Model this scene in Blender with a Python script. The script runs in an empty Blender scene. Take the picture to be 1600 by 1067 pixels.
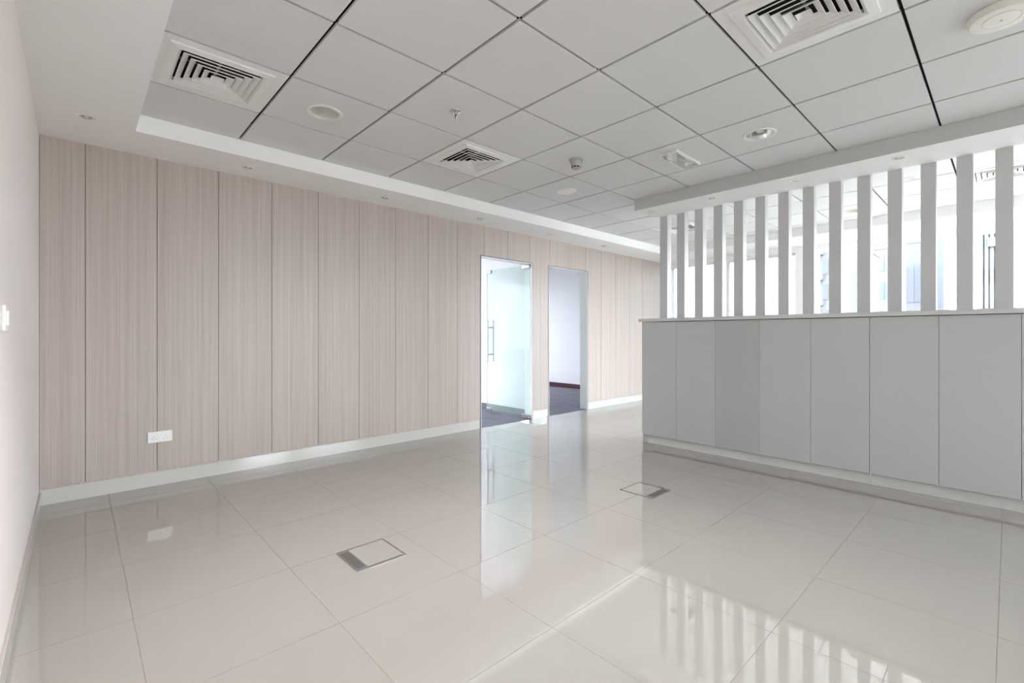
import bpy, bmesh, math, random
from mathutils import Vector, Matrix

random.seed(7)
SC = bpy.context.scene
COL = SC.collection

# ------------------------------------------------------------------ camera
EYE = 1.129
cam_d = bpy.data.cameras.new('camera')
cam = bpy.data.objects.new('camera', cam_d)
COL.objects.link(cam)
cam.location = (0, 0, EYE)
cam.rotation_euler = (math.pi / 2, 0, 0.8186)
cam_d.sensor_fit = 'HORIZONTAL'
cam_d.sensor_width = 36
cam_d.lens = 727.2 / 1600 * 36
cam_d.shift_y = -10.0 / 1600
cam_d.clip_start = 0.01
cam_d.clip_end = 3000
SC.camera = cam

# ------------------------------------------------------------------ world, exposure
SKY = 18.0
w = bpy.data.worlds.new('hazy_sky')
SC.world = w
w.use_nodes = True
bg = w.node_tree.nodes['Background']
bg.inputs[0].default_value = (0.90, 0.955, 1.0, 1)
bg.inputs[1].default_value = SKY
SC.view_settings.view_transform = 'Standard'
SC.view_settings.look = 'None'
SC.view_settings.gamma = 1
SC.view_settings.use_curve_mapping = False
SC.view_settings.exposure = 0.85
SC.cycles.max_bounces = 16
SC.cycles.diffuse_bounces = 9
SC.cycles.glossy_bounces = 6
SC.cycles.transparent_max_bounces = 16
SC.cycles.caustics_reflective = False
SC.cycles.caustics_refractive = False


def portal(name, loc, rot, sx, sy):
    """daylight sampling guide sitting in a window opening"""
    l = bpy.data.lights.new(name, 'AREA')
    l.shape = 'RECTANGLE'
    l.size = sx
    l.size_y = sy
    l.cycles.is_portal = True
    o = bpy.data.objects.new(name, l)
    COL.objects.link(o)
    o.location = loc
    o.rotation_euler = rot
    return o


# room dimensions (metres, camera above the origin)
PTF = 0.007
XW = -4.37      # face of the panelled wall
XR = 5.00       # right-hand wall
YL = -0.18      # painted wall beside the camera
YF = 7.95       # window wall
ZC = 2.567      # tile ceiling
ZS = 2.452      # soffits
SOX = -3.872    # edge of the soffit along the panelled wall
SOY = 0.280     # edge of the soffit along the painted wall
SOF = 7.09      # edge of the soffit along the windows
WTOP = 2.375    # window heads

portal('daylight_portal_far', (-1.1, YF + 0.13, 1.22), (math.pi / 2, 0, math.pi), 6.4, 2.4)
portal('daylight_portal_fill', (XR + 0.13, 3.75, 1.26), (math.pi / 2, 0, math.pi / 2), 1.1, 2.32)
portal('daylight_portal_side', (XR + 0.13, 6.2, 1.26), (math.pi / 2, 0, math.pi / 2), 2.8, 2.32)
portal('daylight_portal_office', (-7.83, 4.1, 1.35), (math.pi / 2, 0, -math.pi / 2), 7.0, 2.2)


# ------------------------------------------------------------------ materials
def mat(name, color, rough=0.6, metal=0.0, spec=0.5, ior=1.5, coat=0.0, bump=None, var=None, emis=None):
    m = bpy.data.materials.new(name)
    m.use_nodes = True
    nt = m.node_tree
    b = nt.nodes['Principled BSDF']
    b.inputs['Base Color'].default_value = (*color, 1)
    b.inputs['Roughness'].default_value = rough
    b.inputs['Metallic'].default_value = metal
    b.inputs['IOR'].default_value = ior
    b.inputs['Specular IOR Level'].default_value = spec
    b.inputs['Coat Weight'].default_value = coat
    b.inputs['Coat Roughness'].default_value = 0.02
    geo = nt.nodes.new('ShaderNodeNewGeometry')
    if var:   # (scale, amount) soft mottling of the colour itself
        n = nt.nodes.new('ShaderNodeTexNoise')
        n.inputs['Scale'].default_value = var[0]
        n.inputs['Detail'].default_value = 3
        nt.links.new(geo.outputs['Position'], n.inputs['Vector'])
        r = nt.nodes.new('ShaderNodeMapRange')
        r.inputs[1].default_value = 0.3
        r.inputs[2].default_value = 0.7
        r.inputs[3].default_value = 1 - var[1]
        r.inputs[4].default_value = 1 + var[1]
        nt.links.new(n.outputs['Fac'], r.inputs[0])
        mx = nt.nodes.new('ShaderNodeMix')
        mx.data_type = 'RGBA'
        mx.blend_type = 'MULTIPLY'
        mx.inputs[0].default_value = 1
        mx.inputs[6].default_value = (*color, 1)
        nt.links.new(r.outputs[0], mx.inputs[7])
        nt.links.new(mx.outputs[2], b.inputs['Base Color'])
    if bump:  # (scale, strength, distance)
        n = nt.nodes.new('ShaderNodeTexNoise')
        n.inputs['Scale'].default_value = bump[0]
        n.inputs['Detail'].default_value = 2
        nt.links.new(geo.outputs['Position'], n.inputs['Vector'])
        bp = nt.nodes.new('ShaderNodeBump')
        bp.inputs['Strength'].default_value = bump[1]
        bp.inputs['Distance'].default_value = bump[2]
        nt.links.new(n.outputs['Fac'], bp.inputs['Height'])
        nt.links.new(bp.outputs[0], b.inputs['Normal'])
    return m


def wood_mat():
    """pale grey-pink laminate with fine vertical grain"""
    m = bpy.data.materials.new('wood_laminate')
    m.use_nodes = True
    nt = m.node_tree
    b = nt.nodes['Principled BSDF']
    b.inputs['Roughness'].default_value = 0.42
    b.inputs['Specular IOR Level'].default_value = 0.4
    geo = nt.nodes.new('ShaderNodeNewGeometry')
    oi = nt.nodes.new('ShaderNodeObjectInfo')
    off = nt.nodes.new('ShaderNodeVectorMath')
    off.operation = 'MULTIPLY_ADD'
    nt.links.new(oi.outputs['Random'], off.inputs[0])
    off.inputs[1].default_value = (0, 3.0, 40)
    nt.links.new(geo.outputs['Position'], off.inputs[2])

    def grain(scale, zs, detail):
        mp = nt.nodes.new('ShaderNodeMapping')
        mp.inputs['Scale'].default_value = (1, scale, zs)
        nt.links.new(off.outputs[0], mp.inputs['Vector'])
        n = nt.nodes.new('ShaderNodeTexNoise')
        n.inputs['Scale'].default_value = 1
        n.inputs['Detail'].default_value = detail
        n.inputs['Roughness'].default_value = 0.6
        nt.links.new(mp.outputs[0], n.inputs['Vector'])
        return n
    a = grain(190, 1.8, 3)
    c = grain(45, 0.30, 2)
    ad = nt.nodes.new('ShaderNodeMath')
    ad.operation = 'ADD'
    nt.links.new(a.outputs['Fac'], ad.inputs[0])
    nt.links.new(c.outputs['Fac'], ad.inputs[1])
    r = nt.nodes.new('ShaderNodeValToRGB')
    r.color_ramp.elements[0].position = 0.36
    r.color_ramp.elements[0].color = (*WOOD_DARK, 1)
    r.color_ramp.elements[1].position = 0.64
    r.color_ramp.elements[1].color = (*WOOD_LIGHT, 1)
    hf = nt.nodes.new('ShaderNodeMath')
    hf.operation = 'MULTIPLY'
    hf.inputs[1].default_value = 0.5
    nt.links.new(ad.outputs[0], hf.inputs[0])
    nt.links.new(hf.outputs[0], r.inputs[0])
    nt.links.new(r.outputs[0], b.inputs['Base Color'])
    return m


def glass_mat(name, tint, ior=1.5, boost=1.0, rough=0.0, milk=0.0):
    """thin clear glass: straight-through light plus Fresnel reflection"""
    m = bpy.data.materials.new(name)
    m.use_nodes = True
    nt = m.node_tree
    nt.nodes.clear()
    out = nt.nodes.new('ShaderNodeOutputMaterial')
    mx = nt.nodes.new('ShaderNodeMixShader')
    tr = nt.nodes.new('ShaderNodeBsdfTransparent')
    tr.inputs[0].default_value = (*tint, 1)
    gl = nt.nodes.new('ShaderNodeBsdfGlossy')
    gl.inputs['Roughness'].default_value = rough
    # Schlick reflectance from the angle to the surface, the same from both faces
    geo = nt.nodes.new('ShaderNodeNewGeometry')
    dt = nt.nodes.new('ShaderNodeVectorMath')
    dt.operation = 'DOT_PRODUCT'
    nt.links.new(geo.outputs['Incoming'], dt.inputs[0])
    nt.links.new(geo.outputs['Normal'], dt.inputs[1])

    def mth(op, a, b=None):
        n = nt.nodes.new('ShaderNodeMath')
        n.operation = op
        for i, q in enumerate((a, b)):
            if q is None:
                continue
            if isinstance(q, (int, float)):
                n.inputs[i].default_value = q
            else:
                nt.links.new(q, n.inputs[i])
        return n.outputs[0]
    r0 = ((ior - 1) / (ior + 1)) ** 2
    c1 = mth('SUBTRACT', 1.0, mth('ABSOLUTE', dt.outputs['Value']))
    fr = mth('ADD', mth('MULTIPLY', mth('POWER', c1, 5.0), 1 - r0), r0)
    mu = nt.nodes.new('ShaderNodeMath')
    mu.operation = 'MULTIPLY'
    mu.use_clamp = True
    mu.inputs[1].default_value = boost
    nt.links.new(fr, mu.inputs[0])
    nt.links.new(mu.outputs[0], mx.inputs[0])
    nt.links.new(tr.outputs[0], mx.inputs[1])
    nt.links.new(gl.outputs[0], mx.inputs[2])
    if milk:       # faint frosted film: part of the light is scattered both ways
        df = nt.nodes.new('ShaderNodeBsdfDiffuse')
        df.inputs[0].default_value = (0.80, 0.88, 0.86, 1)
        tl = nt.nodes.new('ShaderNodeBsdfTranslucent')
        tl.inputs[0].default_value = (0.80, 0.88, 0.86, 1)
        m1 = nt.nodes.new('ShaderNodeMixShader')
        m1.inputs[0].default_value = 0.5
        nt.links.new(df.outputs[0], m1.inputs[1])
        nt.links.new(tl.outputs[0], m1.inputs[2])
        m2 = nt.nodes.new('ShaderNodeMixShader')
        m2.inputs[0].default_value = milk
        nt.links.new(tr.outputs[0], m2.inputs[1])
        nt.links.new(m1.outputs[0], m2.inputs[2])
        nt.links.new(m2.outputs[0], mx.inputs[1])
    nt.links.new(mx.outputs[0], out.inputs[0])
    return m


WOOD_DARK = (0.425, 0.358, 0.322)
WOOD_LIGHT = (0.535, 0.466, 0.43)
M_WOOD = wood_mat()
M_JOINT = mat('panel_backing', (0.42, 0.355, 0.32), 0.7)
M_PINK = mat('blush_wall_paint', (0.80, 0.74, 0.72), 0.55, var=(1.2, 0.015))
M_WHITE = mat('white_ceiling_paint', (0.91, 0.91, 0.91), 0.7)
M_SHADEWH = mat('shaded_white_paint', (0.60, 0.605, 0.60), 0.6)  # bulkhead white, greyed so the colour carries the face's shade
M_OFFICE = mat('office_wall_paint', (0.80, 0.79, 0.82), 0.7)
M_TILE = mat('mineral_ceiling_tile', (0.72, 0.725, 0.73), 0.85, bump=(260, 0.25, 0.003), var=(160, 0.02))
M_GROOVE = mat('ceiling_grid_groove', (0.008, 0.008, 0.010), 0.8)
M_PLENUM = mat('dark_plenum', (0.02, 0.02, 0.022), 0.9)
M_FLOOR = mat('polished_porcelain', (0.375, 0.347, 0.317), 0.006, ior=3.5, var=(2.5, 0.02))
M_GROUT = mat('floor_grout', (0.31, 0.295, 0.275), 0.8)
M_SKIRT = mat('porcelain_skirting', (0.60, 0.59, 0.56), 0.12)
M_LAM = mat('white_counter_laminate', (0.585, 0.605, 0.615), 0.38)
M_LAM2 = mat('greyer_counter_laminate', (0.525, 0.543, 0.548), 0.38)
M_TOP = mat('white_counter_top', (0.70, 0.70, 0.70), 0.3)
M_KICK = mat('white_kickboard', (0.74, 0.75, 0.75), 0.3)
M_DARKGAP = mat('shadow_gap', (0.12, 0.12, 0.12), 0.8)
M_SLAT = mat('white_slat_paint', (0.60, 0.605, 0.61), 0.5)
M_METALW = mat('white_powder_coat', (0.78, 0.78, 0.78), 0.4)
M_LOUVER = mat('white_diffuser_paint', (0.82, 0.82, 0.81), 0.35)
M_TRIM = mat('white_light_trim', (0.80, 0.80, 0.77), 0.35)
M_CREAM = mat('cream_plastic', (0.78, 0.77, 0.70), 0.4)
M_REFL = mat('silver_reflector', (0.85, 0.86, 0.86), 0.22, metal=0.85)
M_LAMP = mat('unlit_lamp_tube', (0.78, 0.76, 0.58), 0.3)
M_DISH = mat('frosted_lamp_dish', (0.70, 0.70, 0.66), 0.25)
M_CHROME = mat('chrome', (0.72, 0.72, 0.72), 0.16, metal=1)
M_STEEL = mat('brushed_steel', (0.42, 0.43, 0.44), 0.38, metal=0.9, bump=(300, 0.15, 0.001))
M_DKSTEEL = mat('dark_steel', (0.10, 0.10, 0.11), 0.45, metal=0.6)
M_RED = mat('red_glass_bulb', (0.28, 0.02, 0.03), 0.1)
M_GREY = mat('grey_plastic', (0.44, 0.44, 0.42), 0.5)
M_BLACK = mat('black_slot', (0.01, 0.01, 0.01), 0.7)
M_WPLAST = mat('white_plastic', (0.86, 0.86, 0.84), 0.3)
M_CARPET = mat('grey_violet_carpet', (0.155, 0.15, 0.185), 0.95, var=(5, 0.14), bump=(400, 0.4, 0.004))
M_MAROON = mat('maroon_skirting', (0.07, 0.012, 0.02), 0.4)
M_ALU = mat('dark_aluminium_edge', (0.17, 0.165, 0.165), 0.4, metal=0.6)
M_FRAME = mat('window_frame_white', (0.86, 0.87, 0.88), 0.35)
M_LED = mat('lit_led_lamp', (0.9, 0.9, 0.9), 0.4)
M_LED.node_tree.nodes['Principled BSDF'].inputs['Emission Color'].default_value = (1, 0.98, 0.95, 1)
M_LED.node_tree.nodes['Principled BSDF'].inputs['Emission Strength'].default_value = 3.0
M_GLASSW = glass_mat('window_glass', (0.80, 0.815, 0.82))
M_GLASST = glass_mat('tinted_window_glass', (0.30, 0.31, 0.315))
M_GLASSP = glass_mat('near_office_window_glass', (0.71, 0.72, 0.725))
M_GLASSFILL = glass_mat('fill_window_glass', (0.985, 0.99, 0.99))
M_GLASSO = glass_mat('office_window_glass', (0.50, 0.51, 0.515))
M_GLASSM = glass_mat('lightly_tinted_window_glass', (0.79, 0.80, 0.805))
M_GLASSD = glass_mat('door_glass', (0.95, 0.985, 0.975), boost=0.25, milk=0.16)
M_CLEAR = glass_mat('clear_plastic_cover', (0.95, 0.95, 0.95))
M_GEDGE = mat('green_glass_edge', (0.50, 0.62, 0.58), 0.15)
M_CITY = [mat('pale_facade', (0.085, 0.09, 0.098), 0.8), mat('blue_grey_facade', (0.066, 0.075, 0.093), 0.7),
          mat('lavender_facade', (0.078, 0.082, 0.098), 0.6), mat('white_facade', (0.080, 0.083, 0.088), 0.8)]
M_CITYGL = mat('hazy_blue_glazing', (0.045, 0.057, 0.074), 0.4)
M_CITYDK = mat('hazy_grey_glazing', (0.03, 0.037, 0.046), 0.5)
M_GROUND = mat('city_ground', (0.25, 0.24, 0.22), 0.9)


# ------------------------------------------------------------------ mesh helpers
def empty_bm():
    return bmesh.new()


def bx(bm, x0, x1, y0, y1, z0, z1, bevel=0.0):
    r = bmesh.ops.create_cube(bm, size=1.0)
    vs = r['verts']
    for v in vs:
        v.co.x = x0 if v.co.x < 0 else x1
        v.co.y = y0 if v.co.y < 0 else y1
        v.co.z = z0 if v.co.z < 0 else z1
    if bevel:
        es = list({e for v in vs for e in v.link_edges})
        bmesh.ops.bevel(bm, geom=es, offset=bevel, segments=1, affect='EDGES', profile=0.5)
    return bm


def lathe(bm, prof, seg=32, cx=0.0, cy=0.0):
    """revolve [(r, z), ...] about the vertical axis; r == 0 closes the end"""
    rings = []
    for r, z in prof:
        if r <= 1e-6:
            rings.append([bm.verts.new((cx, cy, z))])
        else:
            rings.append([bm.verts.new((cx + r * math.cos(2 * math.pi * i / seg),
                                        cy + r * math.sin(2 * math.pi * i / seg), z)) for i in range(seg)])
    for a, b in zip(rings, rings[1:]):
        for i in range(seg):
            j = (i + 1) % seg
            if len(a) == 1 and len(b) == 1:
                continue
            if len(a) == 1:
                bm.faces.new((a[0], b[i], b[j]))
            elif len(b) == 1:
                bm.faces.new((a[i], b[0], a[j]))
            else:
                bm.faces.new((a[i], b[i], b[j], a[j]))
    return bm


def square_loop(bm, prof):
    """square 'lathe': [(half, z), ...] -> mitred square frame surface, closed when the profile is"""
    rings = []
    for hlf, z in prof:
        if hlf <= 1e-6:
            rings.append([bm.verts.new((0, 0, z))])
        else:
            rings.append([bm.verts.new((sx * hlf, sy * hlf, z)) for sx, sy in ((-1, -1), (1, -1), (1, 1), (-1, 1))])
    for a, b in zip(rings, rings[1:]):
        for i in range(4):
            j = (i + 1) % 4
            if len(a) == 1:
                bm.faces.new((a[0], b[i], b[j]))
            elif len(b) == 1:
                bm.faces.new((a[i], b[0], a[j]))
            else:
                bm.faces.new((a[i], b[i], b[j], a[j]))
    return bm


def tube(bm, p0, p1, r, seg=12):
    p0 = Vector(p0)
    p1 = Vector(p1)
    d = p1 - p0
    mtx = Matrix.Translation((p0 + p1) / 2) @ d.to_track_quat('Z', 'Y').to_matrix().to_4x4()
    bmesh.ops.create_cone(bm, cap_ends=True, segments=seg, radius1=r, radius2=r, depth=d.length, matrix=mtx)
    return bm


def mesh_of(name, bm, m, smooth=False):
    bmesh.ops.recalc_face_normals(bm, faces=bm.faces)
    me = bpy.data.meshes.new(name)
    bm.to_mesh(me)
    bm.free()
    me.materials.append(m)
    if smooth:
        for p in me.polygons:
            p.use_smooth = True
        try:
            me.set_sharp_from_angle(angle=math.radians(35))
        except Exception:
            pass
    return me


def link(name, me, parent=None, loc=None):
    o = bpy.data.objects.new(name, me)
    COL.objects.link(o)
    if parent is not None:
        o.parent = parent
    if loc is not None:
        o.location = loc
    return o


def obj(name, bm, m, parent=None, loc=None, smooth=False, label=None):
    o = link(name, mesh_of(name, bm, m, smooth), parent, loc)
    if label:
        o['label'] = label
    return o


def box(name, dims, m, parent=None, bevel=0.0, label=None):
    return obj(name, bx(empty_bm(), *dims, bevel=bevel), m, parent, label=label)


def tag(o, label, cat, group=None):
    o['label'] = label
    o['category'] = cat
    if group:
        o['group'] = group
    return o


def thing(name, label, cat, loc=(0, 0, 0), group=None, rot=0.0):
    o = bpy.data.objects.new(name, None)
    o.empty_display_size = 0.05
    COL.objects.link(o)
    o.location = loc
    o.rotation_euler = (0, 0, rot)
    return tag(o, label, cat, group)


def struct(o, label=None):
    o['kind'] = 'structure'
    if label:
        o['label'] = label
    return o


# ------------------------------------------------------------------ floor
floor = struct(box('floor', (XW - PTF, XR + 0.2, YL - 0.1, YF + 0.25, -0.06, -0.0012), M_GROUT),
               'polished pale beige porcelain tile floor reflecting the room')
P = 0.588
FX0, FY0 = -0.030, 0.165
G = 0.0011
tile_cache = {}


def piece(cache, key, dims, m, name, bevel=0.0):
    if key not in cache:
        cache[key] = mesh_of(name, bx(empty_bm(), *dims, bevel=bevel), m)
    return cache[key]


xs = [XW - PTF] + [FX0 + P * k for k in range(-7, 9)] + [XR]
xs = sorted(x for x in xs if XW - 0.02 <= x <= XR)
ys = [YL] + [FY0 + P * k for k in range(0, 14)] + [YF]
ys = sorted(y for y in ys if YL <= y <= YF)
for i in range(len(xs) - 1):
    for j in range(len(ys) - 1):
        wx, wy = xs[i + 1] - xs[i], ys[j + 1] - ys[j]
        key = (round(wx, 3), round(wy, 3))
        me = piece(tile_cache, key, (-wx / 2 + G, wx / 2 - G, -wy / 2 + G, wy / 2 - G, -0.010, 0.0), M_FLOOR, 'floor_tile')
        t = link('floor_tile', me, floor, ((xs[i] + xs[i + 1]) / 2, (ys[j] + ys[j + 1]) / 2, 0))
        t.rotation_euler = (random.uniform(-1, 1) * 0.0002, random.uniform(-1, 1) * 0.0002, 0)

# ------------------------------------------------------------------ painted wall beside the camera
wall_left = struct(box('wall_left', (XW - 0.02, XR + 0.2, YL - 0.12, YL, 0, 2.75), M_PINK), 'plain blush painted wall at the left edge')
base_left = struct(box('baseboard_left', (XW, XR, YL, YL + 0.004, 0, 0.085), M_SKIRT), 'pale tile skirting under the blush wall')
for k in range(7):
    x1 = FX0 - P * k + 4.704
    x0 = max(XW + 0.001, x1 - P + 0.003)
    box('skirting_tile', (x0, min(x1, XR), YL, YL + 0.010, 0, 0.088), M_SKIRT, base_left)
for k in range(9):
    x1 = FX0 - P * (k + 7) + 4.704
    x0 = max(XW + 0.001, x1 - P + 0.003)
    if x1 - x0 > 0.02:
        box('skirting_tile', (x0, x1, YL, YL + 0.010, 0, 0.088), M_SKIRT, base_left)
box('top_bead', (XW, XR, YL, YL + 0.007, 0.088, 0.098), mat('blush_bead', (0.52, 0.45, 0.43), 0.5), base_left)

# ------------------------------------------------------------------ panelled wall with two door openings
D1 = (3.57, 4.465)
D2 = (4.785, 5.657)
DH = 2.092
PT = 0.007
WB = XW - 0.12
bm = empty_bm()
segs = [(YL - 0.1, D1[0]), (D1[1], D2[0]), (D2[1], YF + 0.2)]
for a, b in segs:
    bx(bm, WB, XW - PT, a, b, 0, 2.75)
for a, b in (D1, D2):
    bx(bm, WB, XW - PT, a, b, DH, 2.75)
wall_back = struct(obj('wall_back', bm, M_JOINT), 'grey-pink wood panelled wall with two glass door openings')
PB = 0.116
joints = [YL] + [0.045 + 0.397 * k for k in range(0, 20)] + [YF]
g = 0.0020
for a, b in zip(joints, joints[1:]):
    # cut each panel strip around the door openings
    spans = []
    cuts = sorted({a, b, *[y for y in (*D1, *D2) if a < y < b]})
    for c, d in zip(cuts, cuts[1:]):
        mid = (c + d) / 2
        opening = (D1[0] < mid < D1[1]) or (D2[0] < mid < D2[1])
        z0 = DH if opening else PB
        ga = g if abs(c - a) < 1e-6 else 0
        gb = g if abs(d - b) < 1e-6 else 0
        spans.append((c + ga, d - gb, z0))
    # merge neighbouring pieces into one L-shaped panel
    bm = empty_bm()
    for c, d, z0 in spans:
        bx(bm, XW - PT, XW, c, d, z0, ZS)
    obj('wall_panel', bm, M_WOOD, wall_back)
base_back = struct(box('baseboard_back', (XW - PT - 0.002, XW - PT + 0.004, YL, D1[0], 0, 0.10), M_SKIRT), 'pale tile skirting under the wood panels')
for a, b in segs:
    lo, hi = max(a, YL), min(b, YF)
    k = math.floor((lo - FY0) / P)
    while FY0 + P * k < hi:
        c, d = max(lo, FY0 + P * k + 0.0015), min(hi, FY0 + P * (k + 1) - 0.0015)
        if d - c > 0.01:
            box('skirting_tile', (XW - PT, XW - 0.004, c, d, 0, 0.104), M_SKIRT, base_back)
        k += 1
    box('base_lip', (XW - PT, XW + 0.004, lo, hi, 0.104, PB), M_WOOD, base_back)

# ------------------------------------------------------------------ ceiling, soffits, bulkhead
ceiling = struct(box('ceiling', (XW - 0.2, XR + 0.2, YL - 0.1, YF + 0.25, ZC + 0.145, ZC + 0.22), M_PLENUM),
                 'grey mineral tile ceiling with dark shadow-line grid')
GX0, GY0 = -2.1247, 0.8729
gx = [-3.94] + [GX0 + 0.6 * k for k in range(-2, 12)]
gx = sorted({round(x, 4) for x in gx if x < XR})
gx = [x for x in gx if x < XR] + [XR]
gy = sorted(round(GY0 + 0.6 * k, 4) for k in range(-1, 12))
gy = [y for y in gy if y < SOF + 0.05] + [7.13]
GAPX, GAPY = 0.0068, 0.0085
holes = {}          # tile centre -> fitting
cx_of = lambda i: GX0 + 0.6 * i + 0.3
DIFF = [(-3.0247, 0.5729), (-3.0247, 2.3729), (-0.6247, 2.3729), (-0.0247, 5.9729), (-3.0247, 5.9729)]
DOWN = [(-3.0247, 1.1729), (-1.2247, 3.5729), (-1.2247, 6.5729), (-3.0247, 3.5729), (-1.2247, 1.1729)]
ctiles = {}


def tile_round_hole(wx, wy, r, seg=48):
    bm = empty_bm()
    pts_c, pts_s = [], []
    for i in range(seg):
        a = 2 * math.pi * i / seg
        c, s = math.cos(a), math.sin(a)
        k = min(wx / 2 / abs(c) if abs(c) > 1e-9 else 1e9, wy / 2 / abs(s) if abs(s) > 1e-9 else 1e9)
        pts_c.append((r * c, r * s))
        pts_s.append((k * c, k * s))
    lo = [[bm.verts.new((x, y, 0)) for x, y in L] for L in (pts_c, pts_s)]
    hi = [[bm.verts.new((x, y, 0.016)) for x, y in L] for L in (pts_c, pts_s)]
    for i in range(seg):
        j = (i + 1) % seg
        bm.faces.new((lo[0][i], lo[1][i], lo[1][j], lo[0][j]))
        bm.faces.new((hi[0][i], hi[0][j], hi[1][j], hi[1][i]))
        bm.faces.new((lo[0][i], lo[0][j], hi[0][j], hi[0][i]))
        bm.faces.new((lo[1][i], hi[1][i], hi[1][j], lo[1][j]))
    return bm


near = lambda L, x, y: any(abs(x - a) < 0.06 and abs(y - b) < 0.06 for a, b in L)
for i in range(len(gx) - 1):
    for j in range(len(gy) - 1):
        x0, x1, y0, y1 = gx[i], gx[i + 1], gy[j], gy[j + 1]
        cx, cy = (x0 + x1) / 2, (y0 + y1) / 2
        if x1 - x0 < 0.05 or y1 - y0 < 0.05:
            continue
        if near(DIFF, cx, cy):
            continue
        wx, wy = x1 - x0 - 2 * GAPX, y1 - y0 - 2 * GAPY
        if near(DOWN, cx, cy):
            key = ('h', round(wx, 3), round(wy, 3))
            if key not in ctiles:
                ctiles[key] = mesh_of('ceiling_tile', tile_round_hole(wx, wy, 0.092), M_TILE)
        else:
            key = (round(wx, 3), round(wy, 3))
            if key not in ctiles:
                ctiles[key] = mesh_of('ceiling_tile', bx(empty_bm(), -wx / 2, wx / 2, -wy / 2, wy / 2, 0, 0.016, bevel=0.001), M_TILE)
        link('ceiling_tile', ctiles[key], ceiling, (cx, cy, ZC + random.uniform(-0.0004, 0.0004)))
for x in gx[1:-1]:
    box('grid_bar', (x - 0.011, x + 0.011, gy[0], gy[-1], ZC + 0.0265, ZC + 0.038), M_GROOVE, ceiling)
for y in gy[1:-1]:
    box('grid_bar', (gx[0], gx[-1], y - 0.012, y + 0.012, ZC + 0.0385, ZC + 0.05), M_GROOVE, ceiling)

ZT = ZC + 0.14
struct(box('trim_1', (XW, SOX, YL, YF, ZS, ZT), M_WHITE), 'white soffit band along the wood panelled wall')
struct(box('trim_2', (SOX, XR, YL, SOY, ZS, ZT), M_WHITE), 'white soffit band along the blush wall')
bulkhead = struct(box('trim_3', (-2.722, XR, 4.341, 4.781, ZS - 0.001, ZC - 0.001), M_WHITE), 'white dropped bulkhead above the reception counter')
struct(box('trim_4', (SOX, XR, SOF, YF, ZS, ZT), M_WHITE), 'white soffit band above the far windows')


box('shaded_face', (-2.722, XR, 4.335, 4.341, ZS - 0.001, ZC - 0.001), M_SHADEWH, bulkhead, label='white bulkhead face with shade put into its colour')  # thin added skin: shade of the white bulkhead face, put into its colour


# ------------------------------------------------------------------ window wall, right wall
def window(name, axis, at_, a, b, z0, z1, label=None, thick=0.05, sill=False, glass=None):
    """framed pane in the plane axis == at_, spanning a..b along the wall"""
    fw = 0.022

    def b4(u0, u1, w0, w1, q0, q1):
        return (u0, u1, q0, q1, w0, w1) if axis == 'y' else (q0, q1, u0, u1, w0, w1)
    bm = empty_bm()
    q0, q1 = at_ - thick / 2, at_ + thick / 2
    bx(bm, *b4(a, a + fw, z0, z1, q0, q1))
    bx(bm, *b4(b - fw, b, z0, z1, q0, q1))
    bx(bm, *b4(a + fw, b - fw, z0, z0 + fw, q0, q1))
    bx(bm, *b4(a + fw, b - fw, z1 - fw, z1, q0, q1))
    root = struct(obj(name, bm, M_FRAME), label)
    box('pane', b4(a + fw, b - fw, z0 + fw, z1 - fw, at_ - 0.004, at_ + 0.004), glass or M_GLASST, root)
    if sill:
        s0, s1 = (at_, at_ + 0.16) if axis == 'x' else (at_ - 0.16, at_)
        box('window_sill', b4(a, b, z0 - 0.03, z0, s0, s1), M_WHITE, root, label='white window sill')
    return root


bm = empty_bm()
bx(bm, XW - 0.02, XR + 0.2, YF, YF + 0.22, WTOP, 2.75)                 # header
bx(bm, -2.215, -1.950, YF, YF + 0.22, 0, WTOP)                          # pier
bx(bm, XW - 0.12, XW + 0.09, YF, YF + 0.22, 0, WTOP)
wall_far = struct(obj('wall_far', bm, M_WHITE), 'white window wall head and pier behind the slat screen')
wn = 1
bays = [(XW + 0.09, -3.25), (-3.25, -2.215), (-1.95, -0.965), (-0.965, 0.035), (0.035, 1.035), (1.035, 2.10)]
for k, (a, b) in enumerate(bays):
    window('window_%d' % wn, 'y', YF + 0.10, a, b, 0.02, WTOP, 'full-height window behind the slat screen', glass=M_GLASST if k < 2 else M_GLASSM)
    wn += 1
bm = empty_bm()
bx(bm, 2.10, XR + 0.2, YF, YF + 0.22, 0, WTOP)
bx(bm, XR, XR + 0.2, YL - 0.1, YF + 0.2, 2.42, 2.75)
bx(bm, XR, XR + 0.2, YL - 0.1, YF + 0.2, 0, 0.10)
for a, b in ((YL - 0.1, 3.20), (4.30, 4.80), (7.6, YF)):
    bx(bm, XR, XR + 0.2, a, b, 0.10, 2.42)
wall_right = struct(obj('wall_right', bm, M_WHITE), 'white wall with windows on the right side')
for a, b, gm in ((3.20, 4.30, M_GLASSFILL), (4.80, 6.20, M_GLASSW), (6.20, 7.60, M_GLASSW)):  # first one is added out of view, sized to fill the near room with daylight
    window('window_%d' % wn, 'x', XR + 0.10, a, b, 0.10, 2.42, 'tall unseen window in the right wall', glass=gm)
    wn += 1

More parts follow.
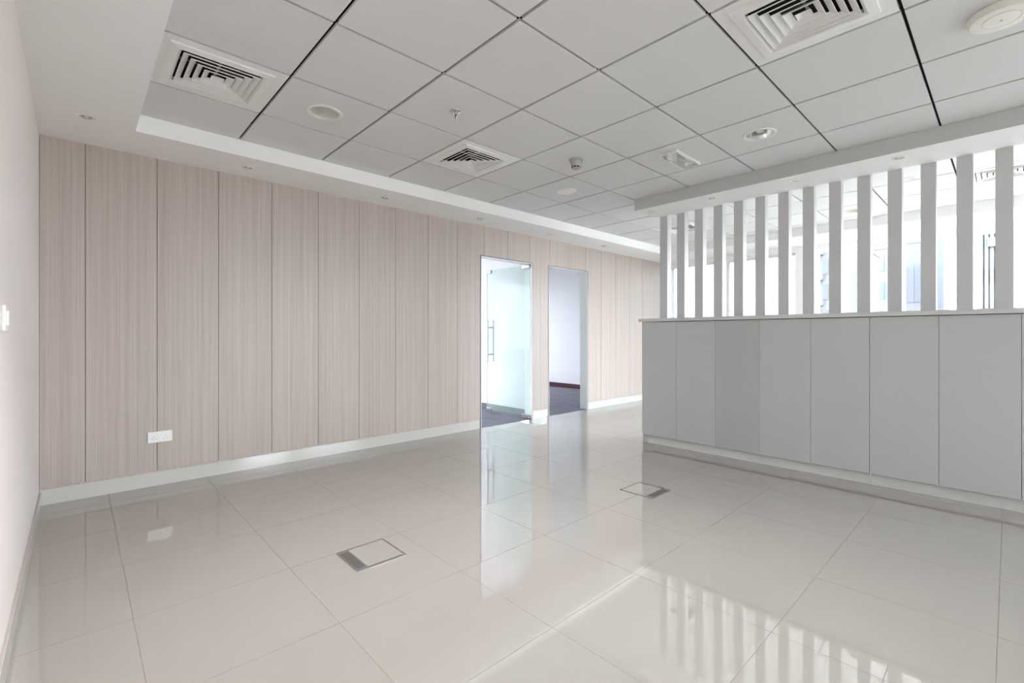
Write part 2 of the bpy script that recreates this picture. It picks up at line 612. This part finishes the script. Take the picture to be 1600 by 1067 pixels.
# ------------------------------------------------------------------ offices behind the panelled wall
OX = -7.70
carpet = struct(box('floor_office', (OX, XW - PT, 0.2, 7.8, -0.06, -0.004), M_CARPET), 'grey-violet office carpet beyond the doors')
struct(box('ceiling_office', (OX, WB, 0.2, 7.8, 2.60, 2.68), M_WHITE), 'white office ceiling beyond the doors')
struct(box('wall_partition', (OX, WB, 4.60, 4.715, 0, 2.60), M_OFFICE), 'white partition between the two offices')
struct(box('wall_office_end', (OX, WB, 7.71, 7.83, 0, 2.60), M_OFFICE), 'white end wall of the second office')
struct(box('wall_office_start', (OX, WB, 0.08, 0.20, 0, 2.60), M_OFFICE), 'white end wall of the first office')
struct(box('baseboard_partition', (OX, WB, 4.588, 4.60, 0, 0.085), M_ALU), 'dark skirting on the office partition')
struct(box('baseboard_office', (OX, WB, 7.697, 7.71, 0, 0.09), M_MAROON), 'dark maroon skirting in the second office')
struct(box('wall_lining', (WB - 0.004, WB, 0.2, D1[0] - 0.01, 0, 2.6), M_OFFICE))
struct(box('wall_lining', (WB - 0.004, WB, D2[1] + 0.01, 7.71, 0, 2.6), M_OFFICE))
bm = empty_bm()
SILL = 0.27
bx(bm, OX - 0.2, OX, 0.1, 7.8, 0, SILL)
bx(bm, OX - 0.2, OX, 0.1, 7.8, 2.33, 2.68)
piers = [(0.1, 0.45), (2.09, 2.29), (4.0, 4.95), (6.3, 6.5), (7.45, 7.8)]
for a, b in piers:
    bx(bm, OX - 0.2, OX, a, b, SILL, 2.33)
struct(obj('wall_office_far', bm, M_OFFICE), 'white outer wall of the offices')
for (a0, a), (b, b0) in zip(piers, piers[1:]):
    window('window_%d' % wn, 'x', OX - 0.10, a, b, SILL, 2.33, 'office window', sill=True, glass=M_GLASSP if b < 4.2 else M_GLASSO)
    wn += 1

# ------------------------------------------------------------------ glass doors
def door_frame(root, d):
    bm = empty_bm()
    bx(bm, XW - 0.135, XW + 0.003, d[0], d[0] + 0.010, 0, DH)
    bx(bm, XW - 0.135, XW + 0.003, d[1] - 0.010, d[1], 0, DH)
    bx(bm, XW - 0.135, XW + 0.003, d[0] + 0.010, d[1] - 0.010, DH - 0.010, DH)
    obj('door_lining', bm, M_WHITE, root, label='white door reveal')
    bm = empty_bm()
    bx(bm, XW - 0.004, XW + 0.005, d[0] - 0.006, d[0] + 0.005, 0, DH + 0.006)
    bx(bm, XW - 0.004, XW + 0.005, d[1] - 0.005, d[1] + 0.006, 0, DH + 0.006)
    bx(bm, XW - 0.004, XW + 0.005, d[0] + 0.005, d[1] - 0.005, DH - 0.005, DH + 0.006)
    obj('edge_bead', bm, M_ALU, root, label='dark aluminium edge bead')


def patch(root, x0, x1, y, z0, z1):
    bm = empty_bm()
    bx(bm, x0, x1, y - 0.016, y - 0.006, z0, z1, bevel=0.002)
    bx(bm, x0, x1, y + 0.006, y + 0.016, z0, z1, bevel=0.002)
    obj('patch_fitting', bm, M_CHROME, root)


def glass_door(name, y, xh, wdt, label, d, handle=True):
    root = thing(name, label, 'door')
    del root['category']
    root['kind'] = 'structure'
    gb = box('glass_leaf', (xh - wdt, xh, y - 0.005, y + 0.005, 0.010, DH - 0.014), M_GLASSD, root, label='frameless greenish glass leaf')
    box('polished_edge', (xh - wdt - 0.0015, xh - wdt, y - 0.005, y + 0.005, 0.010, DH - 0.014), M_GEDGE, gb)
    for z0, z1 in ((0.006, 0.058), (DH - 0.062, DH - 0.010)):
        patch(root, xh - 0.14, xh + 0.004, y, z0, z1)
        patch(root, xh - wdt - 0.003, xh - wdt + 0.10, y, z0, z1)
    if handle:
        for sgn in (-1, 1):
            bm = empty_bm()
            hx = xh - wdt + 0.075
            hy = y + sgn * 0.055
            tube(bm, (hx, hy, 0.735), (hx, hy, 1.352), 0.0125, 14)
            for hz in (0.845, 1.242):
                tube(bm, (hx, y + sgn * 0.004, hz), (hx, hy, hz), 0.009, 10)
                tube(bm, (hx, y + sgn * 0.004, hz), (hx, y + sgn * 0.012, hz), 0.015, 14)
            obj('pull_handle', bm, M_STEEL, root, smooth=True, label='tall steel pull bar')
    door_frame(root, d)
    return root


glass_door('door_1', 4.442, XW - 0.030, 0.885, 'open frameless glass door with tall pull handle, nearer doorway', D1)
glass_door('door_2', 4.812, XW - 0.030, 0.860, 'glass door folded open inside the farther doorway', D2)

# ------------------------------------------------------------------ reception counter
CY = 4.360
JX = [-2.651 + 0.3862 * k for k in range(0, 10)]
CX0, CX1 = JX[0], JX[-1]
counter = thing('reception_counter', 'long white reception counter with plain laminate front panels', 'counter', ((CX0 + CX1) / 2, 4.66, 0))
off = Vector((-(CX0 + CX1) / 2, -4.66, 0))


def cbox(name, dims, m, parent=counter, bevel=0.0, label=None):
    d = (dims[0] + off.x, dims[1] + off.x, dims[2] + off.y, dims[3] + off.y, dims[4], dims[5])
    return box(name, d, m, parent, bevel, label)


cbox('carcass', (CX0 + 0.019, CX1, CY + 0.020, 4.96, 0.085, 1.262), M_DARKGAP)
cbox('end_panel', (CX0, CX0 + 0.018, CY + 0.0205, 4.97, 0.0, 1.264), M_LAM)
for k in range(len(JX) - 1):
    a, b = JX[k] + 0.0013, JX[k + 1] - 0.0013
    tight = 0.0010 if k in (2, 3) else 0
    cbox('front_panel', (a - tight, b + tight, CY, CY + 0.019, 0.087, 1.263), M_LAM2 if k == 2 else M_LAM, bevel=0.0008,
         label='slightly greyer front panel' if k == 2 else None)
for a, b in ((JX[0] + 0.012, JX[5] - 0.001), (JX[5] + 0.001, JX[8] - 0.001), (JX[8] + 0.001, JX[-1])):
    cbox('kickboard', (a, b, CY + 0.030, CY + 0.046, 0.0, 0.084), M_KICK)
cbox('countertop', (CX0 - 0.030, CX1, CY - 0.022, 5.02, 1.268, 1.302), M_TOP, bevel=0.0015, label='thin white counter slab')

# ------------------------------------------------------------------ slat screen
screen = thing('slat_screen', 'row of white upright slats standing between counter top and bulkhead', 'screen', (-1.2, 4.83, 1.302))
SW, SP, SX0 = 0.0885, 0.2009, -2.6805
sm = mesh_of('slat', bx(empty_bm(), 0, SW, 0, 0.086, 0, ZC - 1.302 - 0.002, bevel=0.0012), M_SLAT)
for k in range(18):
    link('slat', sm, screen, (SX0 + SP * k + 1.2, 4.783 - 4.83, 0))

# ------------------------------------------------------------------ ceiling fittings
def diffuser(loc, label):
    t = thing('air_diffuser', label, 'air vent', (loc[0], loc[1], ZC), 'square ceiling air diffusers')
    obj('face_plate', square_loop(empty_bm(), [(0.292, 0.016), (0.292, 0.0), (0.238, 0.0), (0.236, -0.006), (0.198, -0.012), (0.186, -0.004), (0.186, 0.016), (0.292, 0.016)]), M_LOUVER, t)
    for k in range(4):
        b = 0.178 - 0.036 * k
        obj('louvre', square_loop(empty_bm(), [(b, -0.010), (b, -0.0155), (b - 0.0014, -0.0155), (b - 0.0014, -0.0110), (b - 0.0285, 0.0040), (b - 0.028, 0.0055), (b, -0.010)]), M_LOUVER, t)
    obj('centre_cone', square_loop(empty_bm(), [(0.031, -0.0125), (0.031, -0.010), (0.006, 0.006), (0.0, 0.006)]), M_LOUVER, t)
    obj('spider_bracket', bx(bx(empty_bm(), -0.18, 0.18, -0.006, 0.006, 0.034, 0.04), -0.006, 0.006, -0.18, 0.18, 0.0405, 0.046), M_STEEL, t)
    obj('plenum_box', square_loop(empty_bm(), [(0.20, 0.0165), (0.20, 0.078), (0.0, 0.078)]), M_PLENUM, t)
    return t


for p, l in zip(DIFF, ['square white air diffuser beside the blush-wall soffit, far left of the ceiling',
                       'square white air diffuser near the middle of the wood wall soffit',
                       'large square white air diffuser at the top edge right of centre',
                       'air diffuser seen between the slats at the far right',
                       'air diffuser seen behind the leftmost slats']):
    diffuser(p, l)


FILL_W = 48


def downlight(loc, label, lamp, r=0.110, watts=0):
    t = thing('ceiling_downlight', label, 'downlight', (loc[0], loc[1], ZC), 'round tile-ceiling downlights')
    k = r / 0.11
    obj('trim_ring', lathe(empty_bm(), [(0.086 * k, 0.006), (0.088 * k, -0.004), (0.098 * k, -0.007), (0.108 * k, -0.005), (0.110 * k, 0.0), (0.086 * k, 0.006)], 48), M_TRIM, t, smooth=True)
    obj('reflector', lathe(empty_bm(), [(0.087 * k, 0.0), (0.083 * k, 0.030), (0.072 * k, 0.070), (0.058 * k, 0.104), (0.0, 0.106)], 48), M_REFL if lamp == 'tube' else M_DISH, t, smooth=True)
    if lamp == 'tube':
        obj('lamp', bx(empty_bm(), -0.022, 0.022, -0.040, 0.040, 0.022, 0.050, bevel=0.004), M_LAMP, t, label='pale yellow lamp')
    else:
        obj('lamp', lathe(empty_bm(), [(0.056, 0.100), (0.052, 0.094), (0.0, 0.092)], 24), M_LAMP, t, smooth=True)
    if watts:      # added fill light, deep inside the reflector of an unseen fitting
        l = bpy.data.lights.new('added_fill_lamp', 'AREA')
        l.shape = 'DISK'
        l.size = 0.09
        l.energy = watts
        l.color = (0.955, 0.98, 1.0)
        o = bpy.data.objects.new('added_fill_lamp', l)
        COL.objects.link(o)
        o.parent = t
        o.location = (0, 0, 0.088)
    return t


downlight(DOWN[0], 'round recessed downlight with dull dish beside the leftmost air diffuser', 'dish')
downlight(DOWN[1], 'round recessed downlight with bright reflector and yellowish lamp', 'tube')
downlight(DOWN[4], 'unseen round recessed downlight above the room, added as a fill light', 'dish', watts=FILL_W)  # lit fitting added out of view to brighten the near room
downlight(DOWN[2], 'round downlight seen between slats behind the counter', 'dish')
t = thing('ceiling_disc', 'flat white round disc light near the end of the bulkhead', 'downlight', (DOWN[3][0], DOWN[3][1], ZC))
obj('trim_ring', lathe(empty_bm(), [(0.0, 0.004), (0.100, 0.004), (0.102, -0.002), (0.092, -0.014), (0.082, -0.014), (0.080, -0.010)], 48), M_WPLAST, t, smooth=True)
obj('lens', lathe(empty_bm(), [(0.081, -0.009), (0.060, -0.012), (0.0, -0.014)], 48), M_WPLAST, t, smooth=True)

t = thing('ceiling_speaker', 'thick cream round disc on the ceiling at the top right corner', 'speaker', (-0.0247, 3.005, ZC))
obj('body', lathe(empty_bm(), [(0.0, 0.0), (0.108, 0.0), (0.112, -0.006), (0.110, -0.024), (0.102, -0.034), (0.066, -0.036), (0.064, -0.033), (0.0, -0.033)], 48), M_CREAM, t, smooth=True)
obj('centre_cap', lathe(empty_bm(), [(0.062, -0.033), (0.060, -0.037), (0.0, -0.038)], 48), M_CREAM, t, smooth=True)
obj('screw', lathe(empty_bm(), [(0.0055, -0.037), (0.005, -0.0395), (0.0, -0.0395)], 12), M_GREY, t)

t = thing('smoke_detector', 'small grey smoke detector hanging from a ceiling tile', 'smoke detector', (-2.432, 2.995, ZC))
obj('base_ring', lathe(empty_bm(), [(0.0, 0.0), (0.056, 0.0), (0.056, -0.010), (0.050, -0.014), (0.0, -0.014)], 36), M_GREY, t, smooth=True)
obj('housing', lathe(empty_bm(), [(0.046, -0.014), (0.044, -0.030), (0.036, -0.056), (0.0, -0.056)], 36), M_GREY, t, smooth=True)
obj('vent_band', lathe(empty_bm(), [(0.034, -0.056), (0.034, -0.068), (0.0, -0.068)], 36), M_BLACK, t, label='black vent slots')
bm = empty_bm()
for k in range(8):
    a = k * math.pi / 4
    tube(bm, (0.035 * math.cos(a), 0.035 * math.sin(a), -0.056), (0.034 * math.cos(a), 0.034 * math.sin(a), -0.070), 0.0035, 6)
lathe(bm, [(0.0, -0.067), (0.036, -0.067), (0.033, -0.073), (0.0, -0.074)], 36)
obj('cap', bm, M_GREY, t)

t = thing('fire_sprinkler', 'small chrome pendent fire sprinkler with red bulb', 'sprinkler', (-2.432, 1.780, ZC))
obj('escutcheon', lathe(empty_bm(), [(0.0, 0.0), (0.041, 0.0), (0.040, -0.004), (0.030, -0.010), (0.018, -0.011), (0.016, -0.006), (0.0, -0.006)], 36), M_CHROME, t, smooth=True)
bm = empty_bm()
tube(bm, (0, 0, 0), (0, 0, -0.020), 0.010, 14)
for s in (-1, 1):
    tube(bm, (s * 0.010, 0, -0.016), (s * 0.013, 0, -0.030), 0.003, 8)
    tube(bm, (s * 0.013, 0, -0.030), (s * 0.003, 0, -0.050), 0.003, 8)
tube(bm, (0, 0, -0.046), (0, 0, -0.056), 0.005, 10)
obj('sprinkler_frame', bm, M_CHROME, t, smooth=True)
obj('bulb', lathe(empty_bm(), [(0.0, -0.019), (0.0035, -0.022), (0.0035, -0.042), (0.0, -0.046)], 12), M_RED, t, smooth=True, label='red glass bulb')
obj('deflector', lathe(empty_bm(), [(0.0, -0.055), (0.014, -0.056), (0.015, -0.0575), (0.0, -0.0585)], 20), M_CHROME, t, smooth=True)

t = thing('emergency_light', 'rectangular clear emergency light fitting on a ceiling tile near the bulkhead', 'emergency light', (-1.832, 3.585, ZC))
EW, EL = 0.078, 0.208
bm = empty_bm()
for d in ((-EW, EW, -EL, -EL + 0.014), (-EW, EW, EL - 0.014, EL), (-EW, -EW + 0.014, -EL + 0.014, EL - 0.014), (EW - 0.014, EW, -EL + 0.014, EL - 0.014)):
    bx(bm, *d, -0.022, 0.0, bevel=0.002)
obj('frame', bm, M_TRIM, t)
bm = empty_bm()
n = 18
prev = None
for i in range(n + 1):
    yy = -EL + 0.016 + (2 * EL - 0.032) * i / n
    zz = -0.003 - 0.014 * (0.5 - 0.5 * math.cos(4 * math.pi * i / n)) * (1 if i % 2 else 0.9)
    cur = (bm.verts.new((-EW + 0.016, yy, zz)), bm.verts.new((EW - 0.016, yy, zz)))
    if prev:
        bm.faces.new((prev[0], prev[1], cur[1], cur[0]))
    prev = cur
obj('reflector', bm, M_WPLAST, t)
box('lamp', (-0.012, 0.012, -0.10, 0.10, -0.017, -0.006), M_WPLAST, t, bevel=0.003)
box('clear_cover', (-EW + 0.014, EW - 0.014, -EL + 0.014, EL - 0.014, -0.0215, -0.020), M_CLEAR, t)


def spot(x, y, label, group):
    t = thing('soffit_spotlight', label, 'spotlight', (x, y, ZS), group)
    obj('trim_ring', lathe(empty_bm(), [(0.031, 0.0), (0.029, -0.003), (0.034, -0.005), (0.042, -0.004), (0.044, 0.0), (0.031, 0.0)], 32), M_TRIM, t, smooth=True)
    obj('reflector', lathe(empty_bm(), [(0.031, -0.0015), (0.024, -0.0008), (0.012, -0.0006), (0.0, -0.0006)], 32), M_REFL, t, smooth=True)
    obj('lamp', lathe(empty_bm(), [(0.010, -0.0006), (0.009, -0.003), (0.0, -0.0035)], 16), M_WPLAST, t, smooth=True)
    return t


GP = 'small spotlights in the wood wall soffit'
spot(-3.820, 0.044, 'small soffit spotlight in the corner where blush and wood walls meet', GP)
for y, l in ((0.988, 'small wood wall soffit spotlight nearest the room corner'), (2.168, 'second small wood wall soffit spotlight from the room corner'),
             (3.342, 'small wood wall soffit spotlight just before the nearer glass door'), (4.522, 'small wood wall soffit spotlight above the pier between the doors'),
             (5.70, 'small wood wall soffit spotlight past the farther doorway')):
    spot(-4.105, y, l, GP)
GB = 'small spotlights under the bulkhead'
for x, l in ((-0.562, 'small bulkhead spotlight nearest the right edge'), (-1.262, 'second small bulkhead spotlight from the right edge'),
             (-1.962, 'third small bulkhead spotlight from the right edge'), (-2.600, 'small bulkhead spotlight at its left end')):
    spot(x, 4.478, l, GB).location.z = ZS - 0.001
t = spot(-0.617, 5.575, 'small spotlight in the tiled ceiling behind the slats', 'small spotlights behind the slats')
t.location.z = ZC


# ------------------------------------------------------------------ floor outlet boxes
def floor_box(cx, cy, sx, sy, rot, label, dark):
    t = thing('floor_outlet_box', label, 'floor box', (cx, cy, 0), 'steel framed floor boxes', rot)
    # hinge flap on local -Y, wide rim on local +X
    flap = box('hinge_flap', (-sx / 2, sx / 2, -sy / 2, -sy / 2 + 0.058, 0, 0.0035), M_STEEL, t, bevel=0.001)
    bm = empty_bm()
    for i in range(7):
        yy = -sy / 2 + 0.010 + i * 0.0062
        bx(bm, -sx / 2 + 0.03, sx / 2 - 0.03, yy, yy + 0.0022, 0.0034, 0.0043)
    obj('grip_ribs', bm, M_ALU, flap)
    bm = empty_bm()
    bx(bm, sx / 2 - 0.017, sx / 2, -sy / 2 + 0.058, sy / 2, 0, 0.003)
    bx(bm, -sx / 2, -sx / 2 + 0.007, -sy / 2 + 0.058, sy / 2, 0, 0.003)
    bx(bm, -sx / 2 + 0.007, sx / 2 - 0.017, sy / 2 - 0.007, sy / 2, 0, 0.003)
    obj('rim', bm, M_STEEL, t)
    box('lid_tile', (-sx / 2 + 0.009, sx / 2 - 0.019, -sy / 2 + 0.060, sy / 2 - 0.009, 0, 0.0028), M_FLOOR, t)
    if dark:
        for x, y in ((-sx / 2 + 0.005, sy / 2 - 0.005), (sx / 2 - 0.010, -sy / 2 + 0.062)):
            box('corner_clip', (x - 0.008, x + 0.008, y - 0.006, y + 0.006, 0.003, 0.0042), M_BLACK, t, label='black corner clip')
    return t


floor_box(-2.245, 1.108, 0.258, 0.262, 0.0, 'steel-framed floor outlet box nearest the camera, wide flap on its left', False)
floor_box(-1.811, 3.028, 0.262, 0.262, math.pi / 2, 'steel-framed floor outlet box beside the counter, flap toward the right', True)

# ------------------------------------------------------------------ socket and switch
t = thing('wall_socket', 'white double wall socket low on the wood panelling', 'socket', (XW, 0.4585, 0.325))
plate = box('plate', (0, 0.009, -0.0745, 0.0745, 0, 0.081), M_WPLAST, t, bevel=0.002)
for s in (-1, 1):
    bm = empty_bm()
    c = s * 0.034
    bx(bm, 0.0085, 0.0095, c - 0.0022, c + 0.0022, 0.042, 0.050)
    for q in (-1, 1):
        bx(bm, 0.0085, 0.0095, c + q * 0.011 - 0.0036, c + q * 0.011 + 0.0036, 0.0265, 0.0305)
    obj('pin_slots', bm, M_GREY, plate)
for s in (-1, 1):
    obj('rocker', bx(empty_bm(), 0.0085, 0.0115, s * 0.012 - 0.006, s * 0.012 + 0.006, 0.056, 0.071, bevel=0.001), M_WPLAST, plate)
for s in (-1, 1):
    bm = empty_bm()
    tube(bm, (0.0085, s * 0.062, 0.062), (0.0098, s * 0.062, 0.062), 0.0028, 10)
    obj('screw', bm, M_CREAM, plate)

t = thing('light_switch', 'white light switch plate on the blush wall at the left edge', 'switch', (-2.307, YL, 1.143))
plate = box('plate', (-0.043, 0.043, 0, 0.009, 0, 0.086), M_WPLAST, t, bevel=0.002)
obj('rocker', bx(empty_bm(), -0.022, 0.022, 0.008, 0.0145, 0.018, 0.068, bevel=0.002), M_WPLAST, plate)

# ------------------------------------------------------------------ the city outside
struct(box('ground', (-1500, 1500, -1500, 1500, -61, -60), M_GROUND), 'hazy city ground far below')


def ray_x(px, Y):
    """lateral place of a photo column on the plane Y (buildings are laid out at their own distance)"""
    f, c, s = 727.2, math.cos(-0.8186), math.sin(-0.8186)
    k = (px - 800) / f
    dx, dy = s + c * k, c - s * k
    return dx / dy * Y


def tower(label, x0, x1, y, depth, top, m, floors, cols, gm, frac=0.55, slab=None, fins=0, name='tower_block', zlo=-6):
    """tower with real window pieces on the face towards the room"""
    t = thing(name, label, 'building', ((x0 + x1) / 2, y + depth / 2, -60))
    w2 = (x1 - x0) / 2
    d2 = depth / 2
    box('walls', (-w2, w2, -d2, d2, 0, top + 60), m, t)
    box('roof_parapet', (-w2 - 0.2, w2 + 0.2, -d2 - 0.2, d2 + 0.2, top + 60, top + 60.8), m, t)
    fh = (top - zlo) / floors
    cw = 2 * w2 / cols
    wm = mesh_of('window', bx(empty_bm(), -cw * frac / 2, cw * frac / 2, -0.12, 0.05, 0, fh * 0.6), gm)
    for i in range(cols):
        for j in range(floors):
            link('window', wm, t, (-w2 + cw * (i + 0.5), -d2, 60 + zlo + fh * (j + 0.22)))
    if slab:
        smh = mesh_of('balcony', bx(empty_bm(), -w2 * 0.96, -w2 * 0.96 + slab, -1.3, 0.0, 0, 0.9), m)
        for j in range(floors):
            link('balcony', smh, t, (0, -d2, 60 + zlo + fh * j))
    if fins:
        fm = mesh_of('fin', bx(empty_bm(), -0.18, 0.18, -0.7, 0.0, 0, top + 60), m)
        for i in range(fins):
            link('fin', fm, t, (-w2 + 2 * w2 * (i + 0.5) / fins, -d2, 0))
    return t


tower('white tower with stacked windows between the middle slats', ray_x(1268, 85), ray_x(1313, 85), 85, 14, 17.5, M_CITY[3], 6, 3, M_CITYDK, slab=1.6)
tower('blue-grey balcony tower behind the middle slats', ray_x(1316, 125), ray_x(1349, 125), 125, 18, 20.0, M_CITY[1], 8, 3, M_CITYGL, slab=4.0)
tower('pale glass tower with thin mullions right of the balcony tower', ray_x(1362, 160), ray_x(1392, 160), 160, 20, 24.5, M_CITY[0], 4, 3, M_CITYGL, frac=0.92)
tower('broad lavender block right of the glass tower', ray_x(1409, 110), ray_x(1449, 110), 110, 16, 26.0, M_CITY[2], 3, 2, M_CITY[1], frac=0.95)
tower('slim bluish tower right of the lavender block', ray_x(1456, 180), ray_x(1475, 180), 180, 16, 44.0, M_CITY[1], 14, 3, M_CITYGL, frac=0.5)
tf = tower('finned blue tower with a white sign at the far right', ray_x(1529, 95), ray_x(1572, 95), 95, 15, 30.0, M_CITY[0], 7, 4, M_CITYGL, frac=0.6, fins=5)
box('roof_sign', (-0.4, 1.9, -8.6, -7.6, 60 + 13.6, 60 + 14.9), M_CITY[3], tf, label='white sign box')
tower('low hazy block reflected in the nearer glass door', -205, -190, -110, 14, 7.0, M_CITY[0], 3, 3, M_CITYGL)
